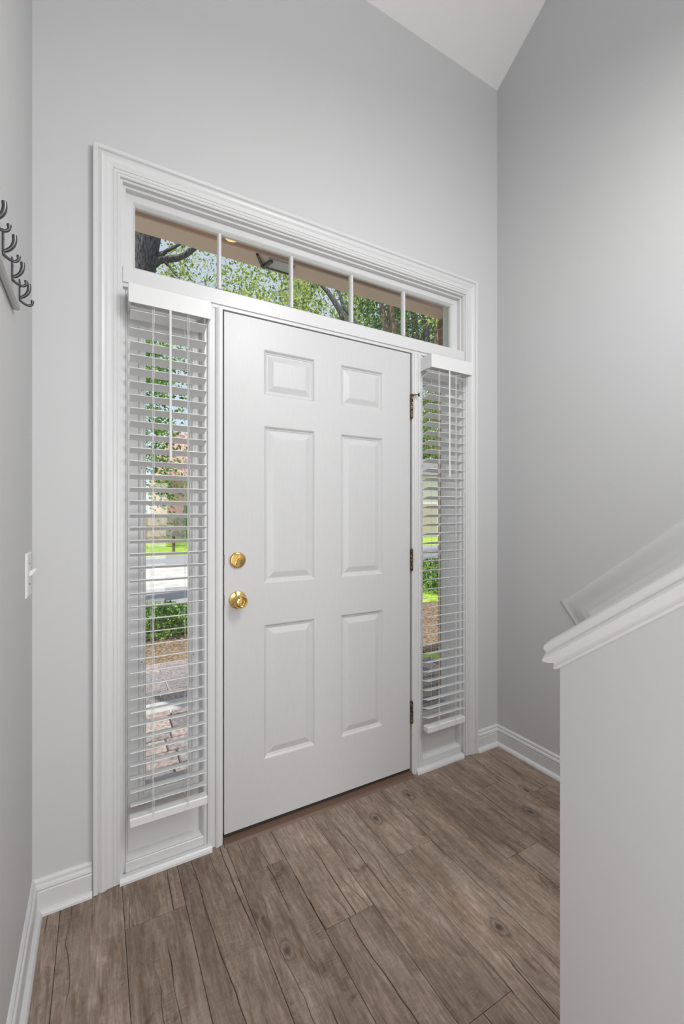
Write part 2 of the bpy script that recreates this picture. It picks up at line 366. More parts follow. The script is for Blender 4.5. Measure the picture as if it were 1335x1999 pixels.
# hinges: five knuckles, leaf, pin heads
for hi, hz in enumerate((1.788, 1.043, .297)):
    hx = DW+.0065; m_ = MB(); seg = .0206
    for q in range(5):
        zc = hz-.0515+q*seg
        m_.lathe([(0, zc+.0006), (.0058, zc+.0006), (.0064, zc+.002), (.0064, zc+seg-.002), (.0058, zc+seg-.0006), (0, zc+seg-.0006)], (hx, -.0075, 0), (0, 0, 1), 14)
    hg = m_.build('hinge', M['bronze'], d0, True)
    MB().box(DW+.0005, PR0-.0005, -.004, .032, hz-.052, hz+.052).build('hinge_leaf', M['steel'], hg)
    MB().lathe([(0, hz+.052), (.0045, hz+.052), (.0045, hz+.055), (.003, hz+.058), (0, hz+.0585)], (hx, -.0075, 0), (0, 0, 1), 12).build('hinge_pin', M['bronze'], hg, True)
# hinge-pin door stop on the top hinge
hs = MB(); zt_ = 1.788+.0615
hs.tube([(DW+.0065, -.0075, zt_-.004), (DW+.0065, -.0075, zt_+.004)], .0085, 12)
hs.tube([(DW+.007, -.010, zt_), (DW+.020, -.024, zt_+.001), (DW+.028, -.030, zt_)], [.005, .0028, .0028], 8)
hs.tube([(DW+.026, -.029, zt_), (DW+.030, -.0315, zt_), (DW+.0335, -.034, zt_)], [.004, .0095, .009], 12)
hs.tube([(DW+.006, -.010, zt_), (DW-.001, -.020, zt_+.002)], [.003, .003], 8)
hs.build('hinge_pin_stop', M['steel'], d0, True)

# ------------------------------------------------------------------ transom window
TX0, TX1, TZ0, TZ1 = -.309, 1.210, 2.156, 2.374
tw = structure(empty('window_1', (.45, .05, TZ0)))
f_ = MB()
def frame_ring(m_, ox0, ox1, oz0, oz1, ix0, ix1, iz0, iz1, y0, yb, lip=.0, yl=0):
    rows_ = [[(ox0, y0, oz0), (ox1, y0, oz0), (ox1, y0, oz1), (ox0, y0, oz1)],
             [(ix0-lip, y0, iz0-lip), (ix1+lip, y0, iz0-lip), (ix1+lip, y0, iz1+lip), (ix0-lip, y0, iz1+lip)],
             [(ix0-lip*.6, y0+yl*.3, iz0-lip*.6), (ix1+lip*.6, y0+yl*.3, iz0-lip*.6), (ix1+lip*.6, y0+yl*.3, iz1+lip*.6), (ix0-lip*.6, y0+yl*.3, iz1+lip*.6)],
             [(ix0, y0+yl, iz0), (ix1, y0+yl, iz0), (ix1, y0+yl, iz1), (ix0, y0+yl, iz1)],
             [(ix0, yb, iz0), (ix1, yb, iz0), (ix1, yb, iz1), (ix0, yb, iz1)],
             [(ox0, yb, oz0), (ox1, yb, oz0), (ox1, yb, oz1), (ox0, yb, oz1)]]
    m_.strips(rows_+[rows_[0]], True)
frame_ring(f_, FX0, FX1, R1-.004, FZ, TX0, TX1, TZ0, TZ1, .030, .058, .010, .014)
f_.build('window_frame', M['trim'], tw)
mxs = [-.007, .300, .600, .902]; MW = .0075
for xm in mxs:
    MB().prism([(-MW, .060), (-MW, .044), (-MW*.5, .038), (MW*.5, .038), (MW, .044), (MW, .060)], lambda p, q, t: (xm+p, q, t), TZ0, TZ1).build('muntin', M['trim'], tw)
ed = [TX0]+mxs+[TX1]
for i in range(5):
    a = ed[i]+(MW if i else 0)-.001; b = ed[i+1]-(MW if i < 4 else 0)+.001
    MB().box(a, b, .050, .053, TZ0-.001, TZ1+.001).build('pane', M['glass'], tw)

# ------------------------------------------------------------------ sidelights
def sidelight(name, x0, x1, gx0, gx1, gz0, gz1, s0_, s1_):
    wnd = structure(empty(name, ((x0+x1)/2, .05, F0)))
    m_ = MB(); z0, z1 = F0, R0
    rx0, rx1, rz0, rz1 = x0+.003, x1-.003, .046, 2.03      # recessed field
    sx = .050
    # flat frame, bevel into the field
    rows_ = [[(x0, .010, z0), (x1, .010, z0), (x1, .010, z1), (x0, .010, z1)],
             [(rx0, .010, rz0), (rx1, .010, rz0), (rx1, .010, rz1), (rx0, .010, rz1)],
             [(rx0+.002, .014, rz0+.002), (rx1-.002, .014, rz0+.002), (rx1-.002, .014, rz1-.002), (rx0+.002, .014, rz1-.002)],
             [(rx0+.006, .040, rz0+.012), (rx1-.006, .040, rz0+.012), (rx1-.006, .040, rz1-.01), (rx0+.006, .040, rz1-.01)],
             [(gx0-.018, .040, gz0-.018), (gx1+.018, .040, gz0-.018), (gx1+.018, .040, gz1+.018), (gx0-.018, .040, gz1+.018)],
             [(gx0-.018, .090, gz0-.018), (gx1+.018, .090, gz0-.018), (gx1+.018, .090, gz1+.018), (gx0-.018, .090, gz1+.018)],
             [(x0, .090, z0), (x1, .090, z0), (x1, .090, z1), (x0, .090, z1)]]
    m_.strips(rows_+[rows_[0]], True)
    m_.build('window_frame', M['trim'], wnd)
    l_ = MB(); o = .026
    rows_ = []
    for d, y in [(-o, .0405), (-o+.002, .034), (-o+.008, .031), (-.012, .031), (-.008, .036), (-.004, .037), (-.001, .044), (0, .050), (0, .062), (-o+.009, .062)]:
        rows_.append([(gx0+d, y, gz0+d), (gx1-d, y, gz0+d), (gx1-d, y, gz1-d), (gx0+d, y, gz1-d)])
    l_.strips(rows_+[rows_[0]], True)
    lf = l_.build('glazing_bead', M['trim'], wnd)
    k = 0
    for zz in (gz0+.10, gz0+.47, gz0+.80, gz0+1.17, gz0+1.45):
        for xx in (gx0-.0155, gx1+.0155):
            MB().lathe([(0, 0), (.0022, 0), (.0022, .0008), (0, .001)], (xx, .0315, zz), (0, -1, 0), 10).build('screw', M['pewter'], lf)
    MB().box(gx0-.001, gx1+.001, .054, .057, gz0-.001, gz1+.001).build('pane', M['glass'], wnd)
    # base board and shoe under the sidelight
    MB().prism([(.0095, F0), (.002, F0), (.002, .044), (.004, .046), (.0095, .046)], lambda p, q, t: (t, p, q), x0, x1).build('bottom_rail', M['trim'], wnd)
    MB().prism([(-.001, F0)]+[(-.001-d*.8, F0+h*1.1) for d, h in SH[1:]], lambda p, q, t: (t, p, q), s0_, s1_).build('shoe_moulding', M['trim'], wnd)
    MB().box(gx0+.0005, gx1-.0005, .046, .0535, gz0+.0005, gz0+.028).build('sill_strip', M['alu'], wnd)
    return wnd
sidelight('window_2', FX0-.001, -.0775, -.273, -.124, .262, 1.925, -.361, -.050)
sidelight('window_3', PR1-.0005, FX1+.001, 1.015, 1.168, .262, 1.925, .936, 1.247)

# ------------------------------------------------------------------ blinds
def blind(x0, x1, vx0, vx1, yv, cx, wx, label):
    """x0..x1 slats, vx0..vx1 valance, yv valance front"""
    root = empty('window_blind', ((x0+x1)/2, -.04, .20)); tag(root, label, 'window blind', 'white slatted blinds on the sidelights')
    v = MB(); z0, z1 = 1.976, 2.041; t = .007
    v.prism([(yv, z0), (yv, z1-.002), (yv+.002, z1), (yv+t, z1), (yv+t, z0)], lambda p, q, tt_: (tt_, p, q), vx0, vx1)
    v.box(vx0, vx0+t, yv+t, .018, z0, z1); v.box(vx1-t, vx1, yv+t, -.016, z0, z1)
    v.build('valance', M['blind'], root)
    MB().cbox(x0+.014, x1-.014, -.068, -.018, 1.988, 2.030, .002).build('headrail', M['blind'], root)
    yf, yb_ = -.066, -.017; D = .050; tilt = math.radians(14.5); n = 38
    prof = []
    # slat outline: front (room) edge up
    yc = (yf+yb_)/2; th_ = .0029
    for u, w_ in [(-.5, -.3), (-.5, .3), (-.47, .5), (0, .62), (.47, .5), (.5, .3), (.5, -.3), (.47, -.5), (0, -.38), (-.47, -.5)]:
        yy = u*D; zz = w_*th_
        prof.append((yc+yy*math.cos(tilt)+zz*math.sin(tilt), -yy*math.sin(tilt)+zz*math.cos(tilt)))
    me0 = None
    for i in range(n):
        z = 1.951 if i == 0 else 1.934-i*.0449
        if me0 is None:
            s0 = MB().prism(prof, lambda p, q, tt_: (tt_, p, q), x0, x1).build('slat', M['blind'], root); me0 = s0.data; sl_o = s0
        else:
            sl_o = s0.copy(); COL.objects.link(sl_o)
        sl_o.location = (random.uniform(-.0006, .0006), 0, z)
        sl_o.rotation_euler = (0, random.uniform(-.0015, .0015), 0)
    br = MB().cbox(x0-.003, x1+.003, -.067, -.030, .206, .236, .003).build('bottom_rail', M['blind'], root)
    for c in cx:
        for yy in (yf-.002, yb_+.003):
            MB().tube([(c, yy, 1.99), (c, yy, .215)], .00075, 5).build('ladder_cord', M['cord'], root)
        pts = []; nn = 60
        for q in range(nn+1): pts.append((c+.004+math.sin(q*1.1)*.0008, yf-.0035, 1.99-q*(1.99-.222)/nn))
        MB().tube(pts, .0009, 5).build('lift_cord', M['cord'], root)
    MB().tube([(wx, yv-.004, 1.972), (wx, yv-.0045, 1.72), (wx+.001, yv-.004, 1.452)], [.0042, .0042, .0048], 6).build('tilt_wand', M['plastic'], root)
    return root
blind(-.331, -.079, -.337, -.068, -.080, (-.262, -.147), -.207, 'white slatted blind left of the door, wand hanging from its middle, garden visible through it')
blind(.966, 1.208, .968, 1.240, -.086, (1.030, 1.140), 1.079, 'white slatted blind on the narrow sidelight right of the door, beside the hinges')

# ------------------------------------------------------------------ half wall of the stairs with its cap
HX, HT, HY, HS, HZ = .409, .115, -1.126, .772, .949
hw = MB().prism([(HY, F0-.003), (HY, HZ), (-3.6, HZ+HS*(HY+3.6)), (-3.6, F0-.003)], lambda p, q, t: (t, p, q), HX, HX+HT)
structure(hw.build('wall_stair', M['wall']))
cp = [(o_, h_*1.17) for o_, h_ in [(.0005, -.004), (.006, -.003), (.0095, .001), (.008, .006), (.009, .010), (.016, .014), (.0225, .019), (.0245, .024), (.022, .029), (.019, .033), (.020, .038), (.0225, .043), (.0215, .049), (.016, .0525), (.0, .0525)]]
rows_ = []
for o, h in cp:
    zf = lambda y: HZ+h+HS*(HY-y)
    yb_ = -3.6; ye = HY+o
    rows_.append([(HX-o, yb_, zf(yb_)), (HX-o, ye, zf(ye)), (HX+HT+o, ye, zf(ye)), (HX+HT+o, yb_, zf(yb_))])
cpm = MB().strips(rows_); b = len(cpm.v); cpm.f.append((b-4, b-3, b-2, b-1))
structure(cpm.build('trim_4', M['trim'], smooth=True))
# sloping ledge moulding on the right wall, framed like a picture with a mitred end
ux = Vector((0, -1, .790)).normalized(); dn = Vector((0, -.790, -1)).normalized()
A0 = Vector((XR, -.383, .850))
rp = [(0, 0), (0, .003), (.003, .006), (.008, .0065), (.014, .005), (.024, .006), (.040, .012), (.058, .021), (.074, .030), (.090, .035), (.104, .0365), (.107, .038), (.112, .038), (.115, .0365), (.22, .037), (.22, 0)]
rows_ = []
for k, o in rp:
    P = lambda s, d: A0+ux*s+dn*d+Vector((-o, 0, 0))
    kk = min(k, .2)
    rows_.append([P(2.6, kk), P(kk, kk), P(kk, .2)])
structure(MB().strips(rows_).build('trim_5', M['trim'], smooth=True))
# stairs between the two
st = MB(); sr = MB(); y = -1.25; z = F0
for i in range(9):
    sr.box(HX+HT+.001, XR-.001, y-.019, y, z-.0, z+.160)
    st.cbox(HX+HT+.001, XR-.001, y-.262, y+.025, z+.160, z+.190, .006)
    y -= .25; z += .193
sc = structure(sr.build('trim_6', M['trim'])); st.build('stair_tread', M['wood'], sc)

# ------------------------------------------------------------------ light switch
sw = empty('light_switch', (XL, -.11, 1.086)); tag(sw, 'white toggle light switch on the left wall near the corner', 'light switch')
pl = MB(); bm_ = []
for o, y0, y1, z0, z1 in [(0, -.151, -.068, 1.021, 1.151), (.003, -.151, -.068, 1.021, 1.151), (.006, -.147, -.072, 1.025, 1.147)]:
    bm_.append([(XL+o, y0, z0), (XL+o, y1, z0), (XL+o, y1, z1), (XL+o, y0, z1)])
pl.strips(bm_, True); pl.f.append((8, 9, 10, 11)); pl.f.append((3, 2, 1, 0)); pl.build('switch_plate', M['plastic'], sw)
MB().prism([(0, -.0075), (0, .0075), (.015, .0165), (.017, .0125), (.006, -.004)], lambda p, q, t: (XL+.006+p, t, 1.088+q), -.1140, -.1050).build('toggle', M['plastic'], sw)
for z in (1.088+.030, 1.088-.030): MB().lathe([(0, 0), (.003, 0), (.003, .001), (0, .0015)], (XL+.006, -.1095, z), (1, 0, 0), 12).build('screw', M['pewter'], sw)

# ------------------------------------------------------------------ coat hook rack
rk = empty('coat_hook_rack', (XL, -.62, 1.79)); tag(rk, 'wall rack with double metal hooks on a light board, left wall', 'coat rack')
MB().cbox(XL+.0, XL+.016, -.87, -.363, 1.765, 1.845, .004).build('board', M['rack'], rk)
def arc(pts, n=6):       # smooth polyline through points (Catmull-Rom)
    P = [Vector(p) for p in pts]; P = [P[0]*2-P[1]]+P+[P[-1]*2-P[-2]]; o = []
    for i in range(1, len(P)-2):
        for k in range(n):
            t = k/n; a, b_, c, d = P[i-1], P[i], P[i+1], P[i+2]
            o.append(.5*((2*b_)+(-a+c)*t+(2*a-5*b_+4*c-d)*t*t+(-a+3*b_-3*c+d)*t**3))
    o.append(P[-2]); return o
xf = XL+.016
first = None
def hook_parts(y):
    h = MB().cbox(xf, xf+.0028, y-.006, y+.006, 1.786, 1.833, .001).build('hook', M['pewter'], rk)
    u = arc([(xf+.001, y, 1.790), (xf+.008, y, 1.793), (xf+.0165, y, 1.803), (xf+.020, y, 1.816), (xf+.0195, y, 1.827)])
    nU = len(u); MB().tube(u, [.0030+.0014*min(1, i/(nU*.6)) for i in range(nU)], 10).build('upper_prong', M['pewter'], h, True)
    l_ = arc([(xf+.001, y, 1.790), (xf+.003, y, 1.783), (xf+.012, y, 1.776), (xf+.021, y, 1.7745), (xf+.0265, y, 1.780), (xf+.0265, y, 1.788)])
    nL = len(l_); MB().tube(l_, [.0029+(.0009 if i > nL-5 else 0) for i in range(nL)], 10).build('lower_prong', M['pewter'], h, True)
    for z in (1.815, 1.827): MB().lathe([(0, 0), (.002, 0), (.002, .0006), (0, .001)], (xf+.0028, y, z), (1, 0, 0), 8).build('screw', M['steel'], h)
for y in (-.388, -.492, -.600, -.708, -.816): hook_parts(y)

# ================================================================== OUTSIDE
def simple(name, color, rough=.8): return mat(name, color, rough, spec=.2)
M['soffit'] = simple('tan_soffit_paint', (.84, .62, .60))
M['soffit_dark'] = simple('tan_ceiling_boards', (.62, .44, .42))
M['white_out'] = simple('exterior_white_paint', (.60, .60, .68))
M['concrete'] = simple('pale_concrete', (.56, .54, .52)); noisecol(M['concrete'], 3, (.46, .45, .44), (.62, .60, .58))
M['asphalt'] = simple('grey_asphalt', (.30, .30, .33)); noisecol(M['asphalt'], 30, (.24, .24, .27), (.36, .36, .38))
M['lawn'] = simple('bright_lawn', (.25, .42, .06)); noisecol(M['lawn'], 6, (.22, .38, .04), (.40, .55, .08))
M['mulch'] = simple('bark_mulch', (.16, .10, .07)); noisecol(M['mulch'], 35, (.07, .045, .03), (.42, .30, .20), lo=.35, hi=.72)
M['bark'] = simple('grey_bark', (.09, .085, .09)); nb, _ = noisecol(M['bark'], 14, (.035, .033, .04), (.15, .14, .145), (3, 3, .8)); bump(M['bark'], 0, .8, .03, src=nb.outputs[0])
M['bark_brown'] = simple('brown_bark', (.16, .11, .08)); nb, _ = noisecol(M['bark_brown'], 14, (.06, .04, .03), (.26, .19, .14), (3, 3, .8)); bump(M['bark_brown'], 0, .8, .03, src=nb.outputs[0])
def island(name, cols, rough=.6, trans=0, tcol=None):
    m = mat(name, cols[0], rough, spec=.25); gg = N(m, 'ShaderNodeNewGeometry'); r = N(m, 'ShaderNodeValToRGB'); e = r.color_ramp.elements
    while len(e) < len(cols): e.new(.5)
    for k, c in enumerate(cols): e[k].position = k/(len(cols)-1); e[k].color = (*c, 1)
    L(m, gg.outputs['Random Per Island'], r.inputs[0]); L(m, r.outputs[0], B(m).inputs['Base Color'])
    if trans:
        tl = N(m, 'ShaderNodeBsdfTranslucent'); mxx = N(m, 'ShaderNodeMixShader'); mxx.inputs[0].default_value = trans
        o = [n for n in m.node_tree.nodes if n.type == 'OUTPUT_MATERIAL'][0]
        L(m, r.outputs[0], tl.inputs[0]); L(m, B(m).outputs[0], mxx.inputs[1]); L(m, tl.outputs[0], mxx.inputs[2]); L(m, mxx.outputs[0], o.inputs[0])
    return m
M['leaf'] = island('oak_leaves', [(.10, .16, .05), (.20, .30, .08), (.40, .50, .10), (.58, .62, .16), (.16, .24, .10)], .5, .5)
M['leaf_dark'] = island('dense_leaves', [(.05, .10, .03), (.10, .20, .05), (.18, .32, .07), (.32, .44, .10)], .5, .4)
M['leaf_hedge'] = island('hedge_leaves', [(.03, .07, .02), (.08, .18, .04), (.17, .33, .07), (.34, .48, .12)], .45, .3)
M['brick'] = island('red_brick', [(.20, .095, .07), (.28, .14, .10), (.16, .08, .065), (.33, .18, .13)], .85)
M['mortar'] = simple('mortar', (.36, .33, .30))
M['pinkbrick'] = simple('pink_brick_wall', (.52, .34, .30))
bt = N(M['pinkbrick'], 'ShaderNodeTexBrick'); gg = N(M['pinkbrick'], 'ShaderNodeNewGeometry'); sx_ = N(M['pinkbrick'], 'ShaderNodeSeparateXYZ'); cx_ = N(M['pinkbrick'], 'ShaderNodeCombineXYZ')
L(M['pinkbrick'], gg.outputs['Position'], sx_.inputs[0]); L(M['pinkbrick'], sx_.outputs[0], cx_.inputs[0]); L(M['pinkbrick'], sx_.outputs[2], cx_.inputs[1]); L(M['pinkbrick'], cx_.outputs[0], bt.inputs[0])
bt.inputs['Color1'].default_value = (.50, .31, .27, 1); bt.inputs['Color2'].default_value = (.58, .38, .33, 1); bt.inputs['Mortar'].default_value = (.6, .52, .48, 1); bt.inputs['Scale'].default_value = 4
L(M['pinkbrick'], bt.outputs[0], B(M['pinkbrick']).inputs['Base Color'])
M['pinkroof'] = simple('pinkish_shingles', (.56, .36, .33)); noisecol(M['pinkroof'], 8, (.50, .31, .28), (.62, .42, .38))
M['garage'] = simple('beige_garage_door', (.50, .43, .40))
M['greyroof'] = simple('grey_shingles', (.22, .21, .22))
M['siding'] = simple('pale_siding', (.78, .72, .72))
M['lamp_reflection'] = bpy.data.materials.new('warm_reflection_glow'); M['lamp_reflection'].use_nodes = True
B(M['lamp_reflection']).inputs['Base Color'].default_value = (.9, .7, .4, 1); B(M['lamp_reflection']).inputs['Emission Color'].default_value = (1, .68, .25, 1); B(M['lamp_reflection']).inputs['Emission Strength'].default_value = .75  # emission imitates a warm indoor light mirrored in the glass

G0 = -.25
structure(MB().box(-60, 90, 1.9, 120, G0-.5, G0).build('lawn', M['lawn']))
structure(MB().box(-20, 60, 11.7, 15.6, G0-.1, G0+.012).build('street', M['asphalt']))
structure(MB().box(-6, 22, 7.9, 11.7, G0-.1, G0+.02).build('sidewalk', M['concrete']))
structure(MB().box(-6, 22, 6.2, 7.9, G0-.1, G0+.014).build('shade_strip', M['asphalt']))  # grey strip standing in for shade across the pale paving
structure(MB().box(-3, 7, 2.0, 4.1, G0-.1, G0+.03).build('planting_bed', M['mulch']))
# porch: slab, two steps, single pavers
po = structure(MB().box(-1.4, 2.3, .16, 1.45, -.40, -.075).build('porch', M['mortar']))
structure(MB().box(-1.4, 2.3, 1.45, 1.95, -.50, -.19).build('porch_step', M['concrete']))
M['paver'] = simple('rough_stone_paver', (.4, .37, .35))
oi = N(M['paver'], 'ShaderNodeObjectInfo'); rp_ = N(M['paver'], 'ShaderNodeValToRGB'); e = rp_.color_ramp.elements
for p_, c in [(0, (.20, .18, .19)), (1, (.40, .33, .31))]: e[0 if p_ == 0 else 1].color = (*c, 1)
x_ = e.new(.35); x_.color = (.29, .26, .27, 1); x_ = e.new(.7); x_.color = (.35, .28, .26, 1)
gg = N(M['paver'], 'ShaderNodeNewGeometry'); nz = N(M['paver'], 'ShaderNodeTexNoise'); nz.inputs['Scale'].default_value = 45; nz.inputs['Detail'].default_value = 4
mx_ = N(M['paver'], 'ShaderNodeMix', data_type='RGBA', blend_type='MULTIPLY'); rz = N(M['paver'], 'ShaderNodeValToRGB'); rz.color_ramp.elements[0].position = .3; rz.color_ramp.elements[0].color = (.5, .5, .5, 1); rz.color_ramp.elements[1].position = .7; rz.color_ramp.elements[1].color = (1.3, 1.3, 1.3, 1)
mx_.inputs[0].default_value = 1; mpn = M['paver']
L(mpn, oi.outputs['Random'], rp_.inputs[0]); L(mpn, gg.outputs['Position'], nz.inputs['Vector']); L(mpn, nz.outputs[0], rz.inputs[0]); L(mpn, rp_.outputs[0], mx_.inputs[6]); L(mpn, rz.outputs[0], mx_.inputs[7]); L(mpn, mx_.outputs[2], B(mpn).inputs['Base Color'])
rng = random.Random(3)
yy = .17
while yy < 1.42:
    hgt = rng.choice((.12, .15, .19)); xx = -1.38
    while xx < 2.25:
        wd = rng.choice((.16, .22, .30))
        MB().cbox(xx+.006, min(xx+wd, 2.29)-.006, yy+.006, min(yy+hgt, 1.44)-.006, -.10, -.052+rng.uniform(-.003, .004), .004).build('paver', M['paver'], po)
        xx += wd
    yy += hgt
# porch beam and ceiling
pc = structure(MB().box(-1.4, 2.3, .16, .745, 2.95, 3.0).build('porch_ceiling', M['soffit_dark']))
bmz = MB().box(-1.4, 1.90, .747, .885, 2.79, 3.02); bmz.build('beam', M['soffit'], pc)
MB().box(-1.4, 1.90, .735, .747, 2.784, 2.800).build('beam_trim', M['soffit_dark'], pc)
MB().box(-1.4, 2.4, .885, .905, 2.80, 3.2).build('fascia', M['soffit'], pc)
# roof over the porch and house
structure(MB().prism([(1.25, 3.02), (1.25, 3.10), (-3.0, 6.2), (-7.2, 6.2), (-7.2, 6.1), (-3, 6.1)], lambda p, q, t: (t, p, q), -2.0, 3.2).build('roof', M['greyroof']))
# framed hatch panel set in the underside of the beam
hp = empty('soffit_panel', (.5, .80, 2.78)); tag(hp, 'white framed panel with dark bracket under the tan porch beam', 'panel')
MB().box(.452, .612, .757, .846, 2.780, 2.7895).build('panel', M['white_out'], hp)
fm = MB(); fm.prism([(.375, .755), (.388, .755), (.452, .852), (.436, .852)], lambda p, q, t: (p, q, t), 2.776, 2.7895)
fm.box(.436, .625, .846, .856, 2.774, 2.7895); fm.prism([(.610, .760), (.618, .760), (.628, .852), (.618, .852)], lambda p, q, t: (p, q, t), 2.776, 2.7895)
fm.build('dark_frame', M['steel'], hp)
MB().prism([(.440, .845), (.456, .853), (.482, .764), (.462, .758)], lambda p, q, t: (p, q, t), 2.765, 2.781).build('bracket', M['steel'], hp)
# glowing dome added outside, standing in for an indoor light reflected in the glass
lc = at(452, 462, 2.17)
pl_ = empty('reflected_light', (lc.x, lc.y, 2.95)); tag(pl_, 'warm glow standing in for an indoor light reflected in the transom glass', 'lamp_reflection')
MB().lathe([(0, 2.95), (.06, 2.95), (.06, 2.93), (.0, 2.93)], (lc.x, lc.y, 0), (0, 0, 1), 20).build('glow_base', M['steel'], pl_)
MB().lathe([(.052, 2.93), (.056, lc.z+.06), (.050, lc.z+.02), (.03, lc.z-.01), (0, lc.z-.018)], (lc.x, lc.y, 0), (0, 0, 1), 20).build('glow_dome', M['lamp_reflection'], pl_, True)
# brick return wall at the porch end and the outside face of the front wall
def brick_wall(name, x0, x1, y0, y1, z0, z1, along):
    core = structure(MB().box(x0+.006, x1-.006, y0+.006, y1-.006, z0, z1).build(name, M['mortar']))
    b_ = MB(); z = z0; r = 0
    while z < z1-.05:
        if along == 'Y':
            p = y0-(.11 if r % 2 else 0)
            while p < y1:
                a, c = max(p, y0), min(p+.205, y1)
                if c-a > .03: b_.box(x0, x0+.05, a, c, z, z+.062)
                p += .215
        z += .073; r += 1
    o = b_.build('brick_courses', M['brick'], core, fix=False); o['kind'] = 'stuff'; return core
brick_wall('wall_porch', 1.89, 2.02, .16, .90, -.2, 3.0, 'Y')
pilaster = MB().box(1.262, 1.30, .066, .158, -.07, 2.49); pilaster.box(-.40, -.36, .066, .20, -.07, 2.49); pilaster.box(-.40, 1.30, .16, .20, 2.49, 2.56)
structure(pilaster.build('trim_7', M['white_out']))

# ------------------------------------------------------------------ trees
def leaves(n, clusters, size, seed, asp=.55):
    r = random.Random(seed); m_ = MB()
    for i in range(n):
        c, rad = clusters[r.randrange(len(clusters))]
        d = Vector((r.gauss(0, 1), r.gauss(0, 1), r.gauss(0, .8)))*(rad*.5)
        p = Vector(c)+d; s = size*r.uniform(.6, 1.3)
        a = Vector((r.uniform(-1, 1), r.uniform(-1, 1), r.uniform(-1, 1))).normalized(); b_ = a.orthogonal().normalized()
        q = r.uniform(0, 2*PI); b2 = a.cross(b_); u = (b_*math.cos(q)+b2*math.sin(q)); v = a.cross(u)
        m_.add([p-u*s, p-v*s*asp, p+u*s, p+v*s*asp], [(0, 1, 2, 3)])
    return m_
def tree(label, trunk, branches, clusters, n, size, lm, bm_, seed, name='tree'):
    base = Vector(trunk[0][0]); root = empty(name, base)
    tag(root, label, 'tree')
    MB().tube([p for p, r in trunk], [r for p, r in trunk], 12).build('trunk', bm_, root, True)
    for br in branches: MB().tube(arc([p for p, r in br], 4), [r for (p, r), c in zip(br, [0]*len(br)) for _ in range(4)][:(len(br)-1)*4]+[br[-1][1]], 8).build('branch', bm_, root, True)
    fo = leaves(n, clusters, size, seed).build('foliage', lm, root, fix=False); fo['kind'] = 'stuff'
    return root
def cl(pxr, pyr, tr_, n, rad, seed):
    r = random.Random(seed); return [(at(r.uniform(*pxr), r.uniform(*pyr), r.uniform(*tr_)), rad*r.uniform(.6, 1.3)) for _ in range(n)]
def gnd(px, t): p = at(px, 1007, t); p.z = G0-.05; return p
# left oak: heavy dark trunk leaning out of the transom's left pane
t = 7.0
tree('thick dark oak trunk with branches, behind the leftmost transom pane',
     [(gnd(150, t), .42), (at(205, 800, t), .34), (at(250, 620, t), .30), (at(268, 530, t), .27), (at(282, 450, t), .26), (at(300, 330, t), .22)],
     [[(at(275, 520, t), .09), (at(312, 508, t), .055), (at(352, 502, t), .045), (at(378, 486, t), .035), (at(400, 470, t), .03)],
      [(at(300, 512, t), .05), (at(322, 492, t), .028), (at(345, 480, t), .022), (at(362, 468, t), .018)],
      [(at(318, 505, t), .03), (at(330, 520, t), .015), (at(345, 540, t), .008)]],
     cl((320, 580), (430, 600), (7.3, 9.5), 60, .34, 11)+cl((0, 420), (60, 400), (6.5, 9), 50, .6, 12), 8500, .030, M['leaf'], M['bark'], 1)
t = 9.5
tree('tree with two slanting dark limbs, behind the middle transom pane',
     [(gnd(735, t), .20), (at(728, 850, t), .16), (at(712, 720, t), .12), (at(690, 652, t), .10), (at(676, 630, t), .075), (at(660, 600, t), .06), (at(640, 570, t), .05), (at(620, 548, t), .045), (at(590, 500, t), .035)],
     [[(at(700, 672, t), .08), (at(688, 622, t), .05), (at(672, 600, t), .04), (at(663, 575, t), .03), (at(655, 555, t), .025)],
      [(at(622, 560, t), .03), (at(600, 558, t), .02), (at(576, 560, t), .014), (at(540, 570, t), .008)],
      [(at(590, 560, t), .012), (at(592, 585, t), .010), (at(590, 600, t), .006)]],
     cl((470, 720), (470, 660), (9.7, 12.5), 70, .36, 21)+cl((560, 620), (540, 620), (9, 10), 12, .3, 22)+cl((500, 900), (250, 460), (9.7, 12.5), 45, .7, 23), 9500, .044, M['leaf'], M['bark'], 2)
t = 12
tree('pair of tall brown trunks in dense green leaves, behind the right transom panes',
     [(gnd(775, t), .26), (at(772, 850, t), .20), (at(771, 700, t), .10), (at(766, 640, t), .085), (at(763, 600, t), .085), (at(758, 500, t), .07)],
     [[(at(772, 780, t), .12), (at(761, 690, t), .085), (at(751, 630, t), .07), (at(745, 596, t), .06), (at(736, 520, t), .05)],
      [(at(768, 640, t), .06), (at(785, 628, t), .035), (at(800, 630, t), .025), (at(815, 622, t), .02)]],
     cl((680, 810), (545, 720), (12.3, 15), 85, .5, 31)+cl((650, 900), (300, 540), (11, 14), 45, .8, 32), 14000, .050, M['leaf_dark'], M['bark_brown'], 3)
t = 14
tree('forked slim dark tree, behind the rightmost transom pane',
     [(gnd(785, t), .22), (at(790, 850, t), .18), (at(805, 730, t), .13), (at(812, 655, t), .11), (at(808, 620, t), .09), (at(800, 560, t), .07)],
     [[(at(798, 790, t), .14), (at(824, 715, t), .11), (at(832, 650, t), .10), (at(829, 615, t), .09), (at(825, 570, t), .07)],
      [(at(816, 662, t), .07), (at(828, 650, t), .045), (at(845, 632, t), .035), (at(852, 615, t), .03)]],
     cl((780, 870), (590, 740), (14.3, 17), 55, .6, 41)+cl((790, 960), (420, 600), (13, 17), 30, .9, 42), 9000, .060, M['leaf_dark'], M['bark'], 4)
t = 6.2
